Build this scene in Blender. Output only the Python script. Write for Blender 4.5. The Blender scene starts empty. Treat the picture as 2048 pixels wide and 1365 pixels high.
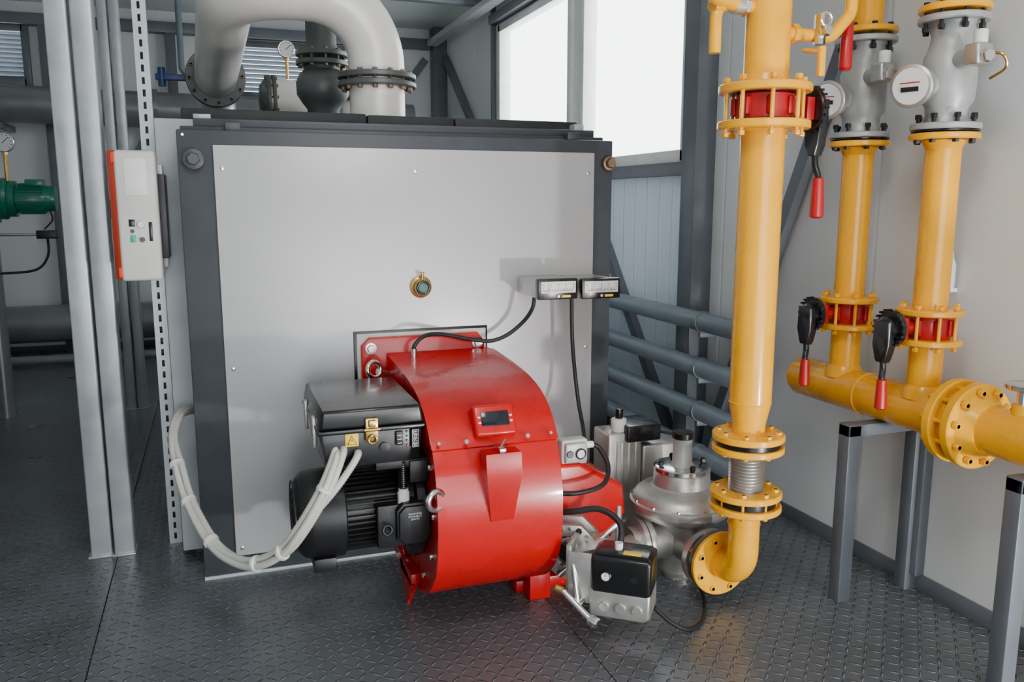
import bpy, bmesh, math, random
from mathutils import Vector, Matrix
random.seed(3)
C=bpy.context.scene.collection

# ------------------------------------------------------------ materials
def mat(name,col,rough=.4,metal=0,coat=0,var=.08,scale=6,bump=0,bscale=80,spec=.5,rv=.06):
    m=bpy.data.materials.new(name);m.use_nodes=True
    n=m.node_tree.nodes;L=m.node_tree.links
    b=n['Principled BSDF']
    tc=n.new('ShaderNodeTexCoord')
    nz=n.new('ShaderNodeTexNoise');nz.inputs['Scale'].default_value=scale;nz.inputs['Detail'].default_value=5
    L.new(tc.outputs['Object'],nz.inputs['Vector'])
    cr=n.new('ShaderNodeValToRGB');cr.name='ramp'
    cr.color_ramp.elements[0].position=.3;cr.color_ramp.elements[1].position=.7
    cr.color_ramp.elements[0].color=[c*(1-var) for c in col]+[1]
    cr.color_ramp.elements[1].color=[min(1,c*(1+var)) for c in col]+[1]
    L.new(nz.outputs['Fac'],cr.inputs[0]);L.new(cr.outputs[0],b.inputs['Base Color'])
    mr=n.new('ShaderNodeMapRange');mr.name='rough';mr.inputs['To Min'].default_value=max(.02,rough-rv);mr.inputs['To Max'].default_value=min(1,rough+rv)
    L.new(nz.outputs['Fac'],mr.inputs['Value']);L.new(mr.outputs[0],b.inputs['Roughness'])
    b.inputs['Metallic'].default_value=metal
    b.inputs['Coat Weight'].default_value=coat;b.inputs['Coat Roughness'].default_value=.08
    b.inputs['Specular IOR Level'].default_value=spec
    if bump:
        n2=n.new('ShaderNodeTexNoise');n2.inputs['Scale'].default_value=bscale;n2.inputs['Detail'].default_value=3
        L.new(tc.outputs['Object'],n2.inputs['Vector'])
        bp=n.new('ShaderNodeBump');bp.inputs['Strength'].default_value=bump;bp.inputs['Distance'].default_value=.002
        L.new(n2.outputs['Fac'],bp.inputs['Height']);L.new(bp.outputs[0],b.inputs['Normal'])
    return m
def mathn(n,L,op,a,b=None,c=None):
    k=n.new('ShaderNodeMath');k.operation=op
    for i,v in enumerate((a,b,c)):
        if v is None: continue
        if isinstance(v,(int,float)): k.inputs[i].default_value=v
        else: L.new(v,k.inputs[i])
    return k.outputs[0]

RED=mat('red_paint',(.50,.0,.001),.28,0,.3,.05,spec=.35)
REDV=mat('red_valve_paint',(.42,.002,.006),.35,0,.2)
YEL=mat('yellow_paint',(.95,.43,.0),.28,0,.3,.06,7,.25,30,.35)
YELD=mat('yellow_paint_dull',(.90,.43,.0),.38,0,.15,.13,14,.4,40,.35)
DARK=mat('dark_frame_paint',(.045,.05,.06),.45,0,0,.1,10,.1,200)
BLK=mat('black_plastic',(.006,.006,.007),.28,0,.15)
BLKM=mat('black_cast',(.009,.009,.010),.42,0,0,.2,20,.2,120)
RUB=mat('black_rubber',(.010,.010,.011),.55)
PANEL=mat('light_grey_sheet',(.50,.495,.505),.36,.2,0,.02,3,.05,400)
CASE=mat('casing_sheet',(.50,.52,.54),.4,.2)
WHITEP=mat('white_insulated_pipe',(.80,.77,.72),.32,.1,.2,.05,5)
SILP=mat('silver_pipe_paint',(.50,.50,.50),.3,.5,0,.08,9)
STEELP=mat('galvanised_post',(.42,.45,.47),.34,.45,0,.1,9,.1,60)
GREYP=mat('grey_pipe_paint',(.17,.21,.245),.33,0,.2,.08)
GREYD=mat('dark_grey_pipe_paint',(.22,.23,.24),.32,.3,.1,.08)
TRIM=mat('grey_steel_paint',(.12,.135,.155),.42,0,.05,.1)
ALU=mat('cast_aluminium',(.54,.53,.50),.38,.8,0,.12,14,.3,160)
CHR=mat('chromed_steel',(.75,.75,.75),.18,1)
BRASS=mat('brass',(.55,.36,.12),.3,1)
RUSTB=mat('bolt_steel_brown',(.20,.13,.08),.5,.7)
DKM=mat('dark_cast_iron',(.10,.11,.11),.45,.4,0,.15,12,.3,90)
GREYC=mat('grey_cast_paint',(.40,.41,.40),.4,.2,0,.1,10,.2,80)
WHT=mat('white_plastic',(.75,.75,.73),.4)
DIAL=mat('dial_white',(.72,.73,.72),.35)
CREAM=mat('cream_conduit',(.58,.57,.52),.4)
GRN=mat('green_pump_paint',(.0,.18,.115),.35,0,.3)
GRNL=mat('green_led',(.0,.4,.2),.3)
ORG=mat('orange_red_plastic',(.80,.06,.012),.35)
PLG=mat('light_grey_plastic',(.60,.59,.56),.45)
WY=mat('warning_yellow',(.95,.60,.0),.4)
BLUE=mat('blue_paint',(.01,.04,.16),.4)
MATT=mat('rubber_mat',(.022,.024,.027),.6,0,0,.2,30,.9,120)
SCR=mat('dark_screen',(.01,.012,.018),.1)
def wallmat(name,col,axis,pitch,w,strength=.5):
    m=mat(name,col,.38,0,.1,.03,1.5)
    n=m.node_tree.nodes;L=m.node_tree.links;b=n['Principled BSDF']
    tc=n.new('ShaderNodeTexCoord');sp=n.new('ShaderNodeSeparateXYZ');L.new(tc.outputs['Object'],sp.inputs[0])
    v=sp.outputs[axis]
    fr=mathn(n,L,'FRACT',mathn(n,L,'MULTIPLY',v,1/pitch))
    d=mathn(n,L,'ABSOLUTE',mathn(n,L,'SUBTRACT',fr,.5))
    h=mathn(n,L,'SMOOTH_MIN',mathn(n,L,'MULTIPLY',d,1/w),1,.2)
    bp=n.new('ShaderNodeBump');bp.inputs['Strength'].default_value=strength;bp.inputs['Distance'].default_value=.006
    L.new(h,bp.inputs['Height']);L.new(bp.outputs[0],b.inputs['Normal'])
    return m
WR=wallmat('wall_panel_right',(.72,.75,.75),1,1.15,.012)
WB=wallmat('wall_panel_back',(.66,.69,.70),0,.9,.012)
CE=wallmat('ceiling_panel',(.66,.72,.70),0,1.0,.01)
RIB=wallmat('ribbed_panel',(.74,.84,.92),1,.16,.06,.7)
def floormat():
    m=mat('chequer_plate',(.135,.147,.162),.30,.25,0,.20,2.2,rv=.08)
    n=m.node_tree.nodes;L=m.node_tree.links;b=n['Principled BSDF']
    tc=n.new('ShaderNodeTexCoord');sp=n.new('ShaderNodeSeparateXYZ');L.new(tc.outputs['Object'],sp.inputs[0])
    s=1/.042
    X=mathn(n,L,'MULTIPLY',sp.outputs[0],s);Y=mathn(n,L,'MULTIPLY',sp.outputs[1],s)
    a=mathn(n,L,'SUBTRACT',mathn(n,L,'FRACT',X),.5);c=mathn(n,L,'SUBTRACT',mathn(n,L,'FRACT',Y),.5)
    par=mathn(n,L,'FLOORED_MODULO',mathn(n,L,'ADD',mathn(n,L,'FLOOR',X),mathn(n,L,'FLOOR',Y)),2)
    sg=mathn(n,L,'SUBTRACT',mathn(n,L,'MULTIPLY',par,2),1)
    cs=mathn(n,L,'MULTIPLY',c,sg)
    p=mathn(n,L,'ADD',a,cs);q=mathn(n,L,'SUBTRACT',a,cs)
    p2=mathn(n,L,'POWER',mathn(n,L,'ABSOLUTE',mathn(n,L,'DIVIDE',p,.72)),2)
    q2=mathn(n,L,'POWER',mathn(n,L,'ABSOLUTE',mathn(n,L,'DIVIDE',q,.20)),2)
    h=mathn(n,L,'SUBTRACT',1,mathn(n,L,'ADD',p2,q2))
    h=mathn(n,L,'MAXIMUM',h,0)
    bp=n.new('ShaderNodeBump');bp.inputs['Strength'].default_value=1.0;bp.inputs['Distance'].default_value=.012
    L.new(h,bp.inputs['Height']);L.new(bp.outputs[0],b.inputs['Normal'])
    # paint worn to bare steel on top of the raised lozenges
    wn=n.new('ShaderNodeTexNoise');wn.inputs['Scale'].default_value=2.0;L.new(tc.outputs['Object'],wn.inputs['Vector'])
    fac=mathn(n,L,'MULTIPLY',h,mathn(n,L,'MULTIPLY',wn.outputs['Fac'],.9))
    mx=n.new('ShaderNodeMix');mx.data_type='RGBA';L.new(fac,mx.inputs[0]);L.new(n['ramp'].outputs[0],mx.inputs[6]);mx.inputs[7].default_value=(.36,.375,.39,1)
    L.new(mx.outputs[2],b.inputs['Base Color'])
    return m
FL=floormat()
def glassmat():
    m=bpy.data.materials.new('window_glass');m.use_nodes=True
    n=m.node_tree.nodes;L=m.node_tree.links;n.clear()
    o=n.new('ShaderNodeOutputMaterial');mx=n.new('ShaderNodeMixShader');t=n.new('ShaderNodeBsdfTransparent');g=n.new('ShaderNodeBsdfGlossy')
    g.inputs['Roughness'].default_value=.02;mx.inputs[0].default_value=.05
    L.new(t.outputs[0],mx.inputs[1]);L.new(g.outputs[0],mx.inputs[2]);L.new(mx.outputs[0],o.inputs[0])
    return m
GLS=glassmat()

# ------------------------------------------------------------ mesh builder
def basis(ax):
    ax=Vector(ax).normalized()
    u=ax.orthogonal().normalized();return ax,u,ax.cross(u)
AX={'X':Vector((1,0,0)),'Y':Vector((0,1,0)),'Z':Vector((0,0,1)),'-X':Vector((-1,0,0)),'-Y':Vector((0,-1,0)),'-Z':Vector((0,0,-1))}
class MB:
    def __init__(s): s.v=[];s.f=[];s.m=[];s.mats=[];s.M=Matrix.Identity(4)
    def mi(s,m):
        if m not in s.mats: s.mats.append(m)
        return s.mats.index(m)
    def add(s,vs,fs,m):
        o=len(s.v);k=s.mi(m)
        s.v+= [s.M@Vector(v) for v in vs]
        for f in fs: s.f.append([i+o for i in f]);s.m.append(k)
    def addbm(s,bm,m):
        bm.verts.index_update()
        s.add([v.co.copy() for v in bm.verts],[[v.index for v in f.verts] for f in bm.faces],m);bm.free()
    def box(s,x0,x1,y0,y1,z0,z1,m,bev=.003,seg=2):
        bm=bmesh.new();bmesh.ops.create_cube(bm,size=1)
        for v in bm.verts:
            v.co=Vector(((x0+x1)/2+v.co.x*(x1-x0),(y0+y1)/2+v.co.y*(y1-y0),(z0+z1)/2+v.co.z*(z1-z0)))
        if bev:
            bev=min(bev,.49*min(abs(x1-x0),abs(y1-y0),abs(z1-z0)))
            bmesh.ops.bevel(bm,geom=bm.edges[:],offset=bev,segments=seg,affect='EDGES',profile=.5)
        s.addbm(bm,m)
    def prism(s,poly,axis,a0,a1,m,bev=0,seg=2):
        def P(p,a):
            if axis=='X': return (a,p[0],p[1])
            if axis=='Y': return (p[0],a,p[1])
            return (p[0],p[1],a)
        bm=bmesh.new();A=[bm.verts.new(P(p,a0)) for p in poly];B=[bm.verts.new(P(p,a1)) for p in poly]
        f1=bm.faces.new(A);f2=bm.faces.new(B[::-1]);n=len(poly)
        for i in range(n): bm.faces.new((A[i],A[(i+1)%n],B[(i+1)%n],B[i]))
        if bev:
            es=list(set(f1.edges[:]+f2.edges[:]))
            bmesh.ops.bevel(bm,geom=es,offset=bev,segments=seg,affect='EDGES',profile=.5)
        s.addbm(bm,m)
    def lathe(s,o,ax,prof,m,seg=40,phase=0):
        if isinstance(ax,str): ax=AX[ax]
        ax,u,w=basis(ax);o=Vector(o);vs=[];fs=[];n=len(prof)
        for h,r in prof:
            for i in range(seg):
                a=2*math.pi*(i/seg)+phase
                vs.append(o+ax*h+(u*math.cos(a)+w*math.sin(a))*max(r,1e-5))
        for j in range(n-1):
            for i in range(seg):
                k=(i+1)%seg;fs.append((j*seg+i,j*seg+k,(j+1)*seg+k,(j+1)*seg+i))
        fs.append(tuple(range(seg))[::-1]);fs.append(tuple((n-1)*seg+i for i in range(seg)))
        s.add(vs,fs,m)
    def cyl(s,p0,p1,r,m,seg=32,bev=0.0,r2=None):
        p0=Vector(p0);p1=Vector(p1);d=p1-p0;l=d.length;r2=r if r2 is None else r2
        if bev: pr=[(0,r-bev),(bev*.3,r-bev*.3),(bev,r),(l-bev,r2),(l-bev*.3,r2-bev*.3),(l,r2-bev)]
        else: pr=[(0,r),(l,r2)]
        s.lathe(p0,d,pr,m,seg)
    def sweep(s,pts,r,m,seg=14,closed=False):
        pts=[Vector(p) for p in pts];n=len(pts);rs=r if isinstance(r,(list,tuple)) else [r]*n
        T=[]
        for i in range(n):
            if closed: t=pts[(i+1)%n]-pts[i-1]
            else: t=pts[min(i+1,n-1)]-pts[max(i-1,0)]
            T.append(t.normalized())
        u=T[0].orthogonal().normalized();vs=[];fs=[]
        for i in range(n):
            u=(u-T[i]*u.dot(T[i])).normalized();w=T[i].cross(u)
            for k in range(seg):
                a=2*math.pi*k/seg;vs.append(pts[i]+(u*math.cos(a)+w*math.sin(a))*rs[i])
        for j in range(n if closed else n-1):
            jj=(j+1)%n
            for k in range(seg):
                q=(k+1)%seg;fs.append((j*seg+k,j*seg+q,jj*seg+q,jj*seg+k))
        if not closed:
            fs.append(tuple(range(seg))[::-1]);fs.append(tuple((n-1)*seg+i for i in range(seg)))
        s.add(vs,fs,m)
    def ring(s,o,ax,R,r,m,n=32,seg=12):
        if isinstance(ax,str): ax=AX[ax]
        ax,u,w=basis(ax);o=Vector(o)
        s.sweep([o+(u*math.cos(2*math.pi*i/n)+w*math.sin(2*math.pi*i/n))*R for i in range(n)],r,m,seg,True)
    def hexb(s,o,ax,r,h,m,phase=0):
        s.lathe(o,ax,[(0,r),(h*.8,r),(h,r*.85)],m,6,phase)
    def flange(s,o,ax,R,th,m,hub=None,hubh=0):
        s.lathe(o,ax,[(-th/2,R-.004),(-th/2+.004,R),(th/2-.004,R),(th/2,R-.004)],m,48)
    def bolts(s,o,ax,Rb,n,r,h0,h1,m,head=.011,ph=.2,ends=True):
        if isinstance(ax,str): ax=AX[ax]
        ax,u,w=basis(ax);o=Vector(o)
        for i in range(n):
            a=2*math.pi*i/n+ph;c=o+(u*math.cos(a)+w*math.sin(a))*Rb
            s.cyl(c+ax*h0,c+ax*h1,r*.55,m,8)
            s.hexb(c+ax*(h1-head),ax,r,head,m);s.hexb(c+ax*(h0+head),-ax,r,head,m)
    def obj(s,name,parent=None,ang=38):
        me=bpy.data.meshes.new(name);me.from_pydata([tuple(v) for v in s.v],[],s.f)
        for m in s.mats: me.materials.append(m)
        me.polygons.foreach_set('material_index',s.m);me.update()
        bm=bmesh.new();bm.from_mesh(me);bmesh.ops.recalc_face_normals(bm,faces=bm.faces[:]);bm.to_mesh(me);bm.free()
        me.polygons.foreach_set('use_smooth',[True]*len(me.polygons))
        me.set_sharp_from_angle(angle=math.radians(ang))
        o=bpy.data.objects.new(name,me);C.objects.link(o)
        if parent: o.parent=parent
        return o
def empty(name,loc=(0,0,0)):
    e=bpy.data.objects.new(name,None);C.objects.link(e);e.empty_display_size=.1;return e
def cat(P,k=8):
    P=[Vector(p) for p in P];out=[];n=len(P)
    for i in range(n-1):
        a=P[max(i-1,0)];b=P[i];c=P[i+1];d=P[min(i+2,n-1)]
        for j in range(k):
            t=j/k;out.append(.5*((2*b)+(c-a)*t+(2*a-5*b+4*c-d)*t*t+(3*b-a-3*c+d)*t**3))
    out.append(P[-1]);return out
def fil(P,R,k=10):
    P=[Vector(p) for p in P];out=[P[0]]
    for i in range(1,len(P)-1):
        a=(P[i-1]-P[i]).normalized();b=(P[i+1]-P[i]).normalized()
        ang=a.angle(b);d=R/math.tan(ang/2)
        c=P[i]+(a+b).normalized()*(R/math.sin(ang/2))
        s0=P[i]+a*d-c;s1=P[i]+b*d-c;ph=s0.angle(s1)
        for j in range(k+1):
            t=j/k;out.append(c+(s0*math.sin((1-t)*ph)+s1*math.sin(t*ph))/math.sin(ph))
    out.append(P[-1]);return out
def text(parent,name,body,loc,rot,size,m,ext=.0004):
    cu=bpy.data.curves.new(name,'FONT');cu.body=body;cu.size=size;cu.align_x='CENTER';cu.align_y='CENTER';cu.extrude=ext
    cu.materials.append(m);o=bpy.data.objects.new(name,cu);C.objects.link(o);o.location=loc;o.rotation_euler=rot
    o.parent=parent;return o
def bar(mb,p0,p1,w,d,m,up=(1,0,0)):
    p0=Vector(p0);p1=Vector(p1);t=(p1-p0);l=t.length;t.normalize();u=Vector(up).normalized();v=t.cross(u).normalized()
    vs=[]
    for a in (0,l):
        for i,j in ((-1,-1),(1,-1),(1,1),(-1,1)): vs.append(p0+t*a+u*d/2*i+v*w/2*j)
    mb.add(vs,[(0,1,2,3),(4,5,6,7),(0,1,5,4),(1,2,6,5),(2,3,7,6),(3,0,4,7)],m)

# ------------------------------------------------------------ room
XL,XR,YB,YF,H=-4.0,2.7,10.0,-2.6,3.6
mb=MB()
xs=[XL,-2.19,-.49,1.2,XR]
for i in range(4): mb.box(xs[i]+.002,xs[i+1]-.002,YF,YB,-.02,0,FL,.001,1)
mb.box(XL,XR,YF,YB,-.06,-.0205,DARK,0)
mb.obj('floor')
def wallgrid(name,axis,a0,a1,z0,z1,t0,t1,ops,m):
    mb=MB();A=sorted({a0,a1}|{o[0] for o in ops}|{o[1] for o in ops});Z=sorted({z0,z1}|{o[2] for o in ops}|{o[3] for o in ops})
    for i in range(len(A)-1):
        for j in range(len(Z)-1):
            ca=(A[i]+A[i+1])/2;cz=(Z[j]+Z[j+1])/2
            if any(o[0]<ca<o[1] and o[2]<cz<o[3] for o in ops): continue
            if axis=='Y': mb.box(t0,t1,A[i],A[i+1],Z[j],Z[j+1],m,0)
            else: mb.box(A[i],A[i+1],t0,t1,Z[j],Z[j+1],m,0)
    return mb.obj(name)
W1=(4.42,5.93,1.86,3.24);W2=(6.14,7.86,1.86,3.24)
wallgrid('wall_right','Y',YF,YB,0,H,XR,XR+.1,[W1,W2],WR)
wallgrid('wall_back','X',XL-.1,XR+.1,0,H,YB,YB+.1,[(.37,1.6,2.76,3.3),(-3.0,-1.7,2.82,3.32)],WB)
wallgrid('wall_left','Y',YF,YB,0,H,XL-.1,XL,[],WR)
wallgrid('wall_front','X',XL-.1,XR+.1,0,H,YF-.1,YF,[(-.8,2.5,0,2.5)],WB)
mb=MB();mb.box(XL-.1,XR+.1,YF-.1,YB+.1,H,H+.08,CE,0);mb.obj('ceiling')
mb=MB();mb.box(XR-.012,XR,YF,YB,0,.07,TRIM,.002);mb.obj('baseboard_right')
mb=MB();mb.box(XL,XR,YB-.012,YB,0,.07,TRIM,.002);mb.obj('baseboard_back')
for i,(a,b,c,d) in enumerate((W1,W2)):
    mb=MB()
    for q in ((a-.02,a+.05,c-.02,d+.02),(b-.05,b+.02,c-.02,d+.02),(a,b,c-.02,c+.05),(a,b,d-.05,d+.02)):
        mb.box(XR-.03,XR+.07,q[0],q[1],q[2],q[3],WHT,.004)
    mb.box(XR+.03,XR+.036,a+.04,b-.04,c+.04,d-.04,GLS,0)
    mb.obj('window_%d'%(i+1))
mb=MB();mb.box(XR-.02,XR-.001,4.3,8.0,.08,1.80,RIB,0);mb.obj('trim_1')
mb=MB();mb.box(XR-.09,XR-.001,4.29,7.97,1.755,1.835,TRIM,.004)
mb.box(XR-.09,XR-.001,4.29,7.97,3.28,3.36,TRIM,.004);mb.obj('trim_2')
def col(name,y0,y1,x0=XR-.13,x1=XR-.001):
    mb=MB();t=.012
    mb.box(x0,x1,y0,y0+t,0,H-.001,TRIM,.002);mb.box(x0,x1,y1-t,y1,0,H-.001,TRIM,.002);mb.box(x0,x0+t,y0+t,y1-t,0,H-.001,TRIM,.002)
    return mb.obj(name)
col('steel_column',4.13,4.28)
col('steel_column',8.0,8.05,XR-.04)
col('steel_column',9.8,9.97,XR-.16)
mb=MB();mb.box(XR-.05,XR-.001,2.47,2.53,.07,H-.001,TRIM,.003);mb.obj('trim_3')
mb=MB();bar(mb,(2.655,2.80,2.90),(2.655,4.08,.06),.07,.05,TRIM);mb.obj('diagonal_brace')
mb=MB();bar(mb,(2.655,5.75,1.70),(2.655,4.36,.06),.07,.05,TRIM);mb.obj('diagonal_brace')
mb=MB();bar(mb,(2.66,9.75,3.25),(2.66,8.15,2.0),.08,.05,TRIM);mb.obj('diagonal_brace')
mb=MB();bar(mb,(2.48,9.955,3.25),(1.75,9.955,2.3),.08,.05,TRIM,(0,1,0));mb.obj('diagonal_brace')
mb=MB();bar(mb,(-.6,9.955,2.3),(-1.35,9.955,.9),.09,.05,TRIM,(0,1,0));mb.obj('diagonal_brace')
mb=MB();mb.box(XL,XR-.18,9.86,9.98,3.36,3.47,TRIM,.004);mb.obj('ceiling_beam')
mb=MB();mb.box(XL,XR-.11,8.0,8.1,H-.14,H-.001,TRIM,.004);mb.obj('ceiling_beam')
mb=MB();mb.box(XL,XR-.11,6.2,6.3,H-.14,H-.001,TRIM,.004);mb.obj('ceiling_beam')
mb=MB();mb.box(XR-.1,XR-.001,4.3,7.98,H-.14,H-.001,TRIM,.004);mb.obj('ceiling_beam')
mb=MB();mb.box(-1.55,-1.45,9.87,9.97,0,H-.15,TRIM,.004);mb.obj('steel_column')
mb=MB();mb.box(-.36,-.26,9.87,9.97,0,H-.15,TRIM,.004);mb.obj('steel_column')
mb=MB();mb.box(2.44,2.445,7.3,9.7,3.36,3.42,STEELP,.001);mb.box(2.545,2.55,7.3,9.7,3.36,3.42,STEELP,.001)
for i in range(60): mb.box(2.445,2.545,7.3+i*.04,7.32+i*.04,3.36,3.363,STEELP,0)
mb.obj('cable_tray')
for a,b,c,d in ((.37,1.6,2.76,3.3),(-3.0,-1.7,2.82,3.32)):
    mb=MB()
    for q in ((a-.05,a+.02,c-.05,d+.05),(b-.02,b+.05,c-.05,d+.05),(a,b,c-.05,c+.02),(a,b,d-.02,d+.05)):
        mb.box(q[0],q[1],YB-.04,YB+.03,q[2],q[3],TRIM,.003)
    n=11
    for i in range(n):
        z=c+.03+(d-c-.05)*i/(n-1)
        bar(mb,(a,YB+.03,z),(b,YB+.03,z),.058,.004,GREYP,(0,.62,.78))
    mb.obj('louvre_vent')

# ------------------------------------------------------------ left steel posts
def cpost(x0,x1,y0,name='steel_post'):
    mb=MB();mb.box(x0,x1,y0,y0+.10,0,H-.001,STEELP,.008,3)
    mb.box(x0-.012,x1+.004,y0-.01,y0+.11,0,.008,STEELP,.002)
    return mb.obj(name)
cpost(-.600,-.514,3.99);cpost(-.502,-.418,3.98)
cpost(-.70,-.632,6.92);cpost(-.622,-.555,6.92)
mb=MB()
sx0,sx1,sa,sb=-.272,-.216,-.251,-.239
mb.box(sx0,sa,4.05,4.054,0,H-.001,STEELP,0);mb.box(sb,sx1,4.05,4.054,0,H-.001,STEELP,0)
mb.box(sx0,sx0+.004,4.054,4.09,0,H-.001,STEELP,0);mb.box(sx1-.004,sx1,4.054,4.09,0,H-.001,STEELP,0)
z=0
while z<H-.03: mb.box(sa,sb,4.05,4.054,z,z+.022,STEELP,0);z+=.052
mb.box(sx0+.004,sx1-.004,4.10,4.104,0,H-.001,DARK,0)
mb.obj('slotted_strut_channel')

# ------------------------------------------------------------ boiler
E=empty('boiler')
mb=MB();mb.box(-.113,1.782,3.58,3.66,.012,1.88,DARK,.006)
mb.box(-.10,1.77,3.66,3.86,.04,1.90,DARK,.004)
mb.box(-.113,1.782,3.574,3.66,.0,.014,CASE,.002)
mb.box(-.05,1.74,3.70,3.80,1.90,1.935,DARK,.004)
mb.cyl((-.055,3.582,1.765),(-.055,3.55,1.765),.042,DARK,24,.006);mb.hexb((-.055,3.55,1.765),'-Y',.026,.02,DARK)
mb.cyl((1.757,3.582,1.775),(1.757,3.555,1.775),.034,RUSTB,24,.006);mb.hexb((1.757,3.555,1.775),'-Y',.024,.02,RUSTB)
for x in (.1,1.6): mb.box(x-.03,x+.03,3.62,3.69,1.88,1.915,DARK,.003)
mb.lathe((-.09,3.579,1.86),'-Y',[(0,.006),(.003,.005)],CHR,10)
mb.obj('door_frame',E)
mb=MB();mb.box(.019,1.683,3.567,3.585,.095,1.822,PANEL,.003)
for x,z in ((.05,1.73),(.835,1.73),(1.652,1.73),(.05,.915),(1.652,.915),(.045,.13),(1.652,.13)):
    mb.cyl((x,3.568,z),(x,3.563,z),.0085,CHR,16,.002)
mb.obj('front_panel',E)
mb=MB()
mb.lathe((.85,3.568,1.23),'-Y',[(0,.05),(.008,.048),(.012,.036),(.04,.034),(.05,.03),(.05,.022),(.03,.022),(.03,0)],BRASS,32)
mb.lathe((.85,3.55,1.23),'-Y',[(0,.0215),(.0345,.0215)],SCR,24)
mb.ring((.85,3.518,1.23),'Y',.026,.006,BLK)
mb.ring((.85,3.515,1.23),'Y',.018,.002,GRNL,28,8)
mb.cyl((.85,3.535,1.26),(.85,3.535,1.295),.006,BRASS,12);mb.cyl((.84,3.535,1.292),(.86,3.535,1.292),.005,BRASS,12)
mb.obj('sight_glass',E)
mb=MB();mb.box(-.205,1.75,3.86,6.7,.03,1.945,CASE,.006)
mb.box(-.15,1.7,3.9,6.6,.0,.03,DARK,0)
mb.obj('casing',E)
mb=MB()
for a,b in ((-.10,.70),(.705,1.12),(1.125,1.765)): mb.box(a,b,3.95,6.5,1.945,2.0-.004*(a>0),MATT,.008)
mb.box(-.05,.02,3.84,3.9,1.945,1.965,CASE,.002);mb.box(1.70,1.75,3.84,3.9,1.945,1.975,CASE,.002)
mb.obj('insulation_mat',E)

# control panel
E2=empty('boiler_control_panel')
mb=MB()
mb.box(-.350,-.198,3.64,3.78,1.285,1.80,PLG,.014,3)
mb.prism([(-.352,3.655),(-.345,3.65),(-.345,3.80),(-.385,3.80),(-.378,3.70)],'Z',1.29,1.80,ORG,.003)
mb.box(-.36,-.33,3.645,3.70,1.30,1.34,ORG,.003);mb.box(-.36,-.33,3.645,3.70,1.75,1.79,ORG,.003)
mb.box(-.2,-.17,3.70,3.86,1.37,1.71,BLKM,.004)
mb.box(-.2,-.18,3.76,3.86,1.33,1.75,CASE,.004)
mb.obj('housing',E2)
mb=MB();yf=3.64
def cx(u): return -.34+(u-235)*.0015
def cz(v): return 1.80-(v-302)*.002
mb.box(cx(252),cx(306),yf-.003,yf+.002,cz(390),cz(318),WHT,.001)
mb.box(cx(255),cx(270),yf-.004,yf,cz(451),cz(437),BLK,.001)
mb.lathe((cx(284),yf,cz(447)),'-Y',[(0,.016),(.008,.015),(.012,.012)],WHT,24)
mb.lathe((cx(262),yf,cz(460)),'-Y',[(0,.008),(.008,.007)],BLK,16)
mb.box(cx(256),cx(270),yf-.004,yf,cz(482),cz(468),GRNL,.001)
mb.lathe((cx(285),yf,cz(477)),'-Y',[(0,.011),(.01,.009)],BLK,20)
mb.box(cx(303),cx(312),yf-.004,yf,cz(480),cz(442),BLK,.001)
mb.obj('controls',E2)

# ------------------------------------------------------------ burner
B=empty('gas_burner')
mb=MB()
mb.box(.548,1.155,3.56,3.567,.50,1.045,BLK,.002)
mb.box(.56,1.145,3.552,3.56,.51,1.035,CREAM,.003)
mb.prism([(.575,.55),(.60,.525),(1.10,.525),(1.13,.55),(1.13,.98),(1.10,1.02),(.61,1.02),(.575,.985)],'Y',3.525,3.555,RED,.004)
for x,z in ((.615,.975),(1.095,.975),(.615,.57),(1.095,.57)):
    mb.cyl((x,3.525,z),(x,3.52,z),.024,CHR,20);mb.hexb((x,3.52,z),'-Y',.018,.016,CHR)
mb.obj('mounting_flange',B)
top=[(3.53,.950),(3.35,.940),(3.15,.927),(2.99,.906),(2.87,.868),(2.775,.80),(2.70,.69),(2.665,.57),(2.66,.45),(2.68,.33),(2.74,.235),(2.83,.16),(2.95,.115),(3.08,.105),(3.2,.13),(3.30,.18),(3.37,.26),(3.42,.37),(3.53,.55)]
prof=[(p.x,p.y) for p in cat([(a,b,0) for a,b in top],5)]
mb=MB();X0,X1=.68,1.15
mb.prism(prof,'X',X0+.012,X1,RED,.008,3)
def inset(pr,c,k): return [(c[0]+(p[0]-c[0])*k,c[1]+(p[1]-c[1])*k) for p in pr]
cc=(3.1,.5)
outer=[p for p in prof if p[0]<3.48];N=len(outer)
inner=inset(outer,cc,.965)
vs=[(X0,)+p for p in outer]+[(X0,)+p for p in inner]+[(X0+.03,)+p for p in inset(outer,cc,1.004)]+[(X0+.02,)+p for p in inner]
fs=[]
for i in range(N-1):
    fs+= [(i,i+1,N+i+1,N+i),(i,i+1,2*N+i+1,2*N+i),(N+i,N+i+1,3*N+i+1,3*N+i)]
mb.add(vs,fs,RED)
upper=[p for p in inset(prof,cc,1.012) if p[1]>.745 and p[0]<3.5]
poly=upper+[(2.718,.742),(2.74,.742),(2.95,.742),(3.48,.742)]
poly=[(min(y,3.52),z) for y,z in poly]
mb.prism(poly,'X',X0-.004,X1+.006,RED,.004)
for x in (.80,1.03): mb.lathe((x,2.712,.765),(0,-1,.45),[(0,.009),(.006,.008)],CHR,12)
for x in (.70,1.12): mb.lathe((x,2.718,.765),(0,-1,.45),[(0,.007),(.012,.006)],CHR,12)
for a in range(0,360,30):
    r=math.radians(a);y=3.08+.34*math.cos(r);z=.49+.34*math.sin(r)
    if y<3.4 and not(z>.6 and y>2.8): mb.hexb((X0+.014,y,z),'-X',.010,.016,CHR)
mb.obj('fan_housing',B)
mb=MB();mb.M=Matrix.Translation((.915,2.765,.815))@Matrix.Rotation(math.radians(-28),4,'X')
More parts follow.
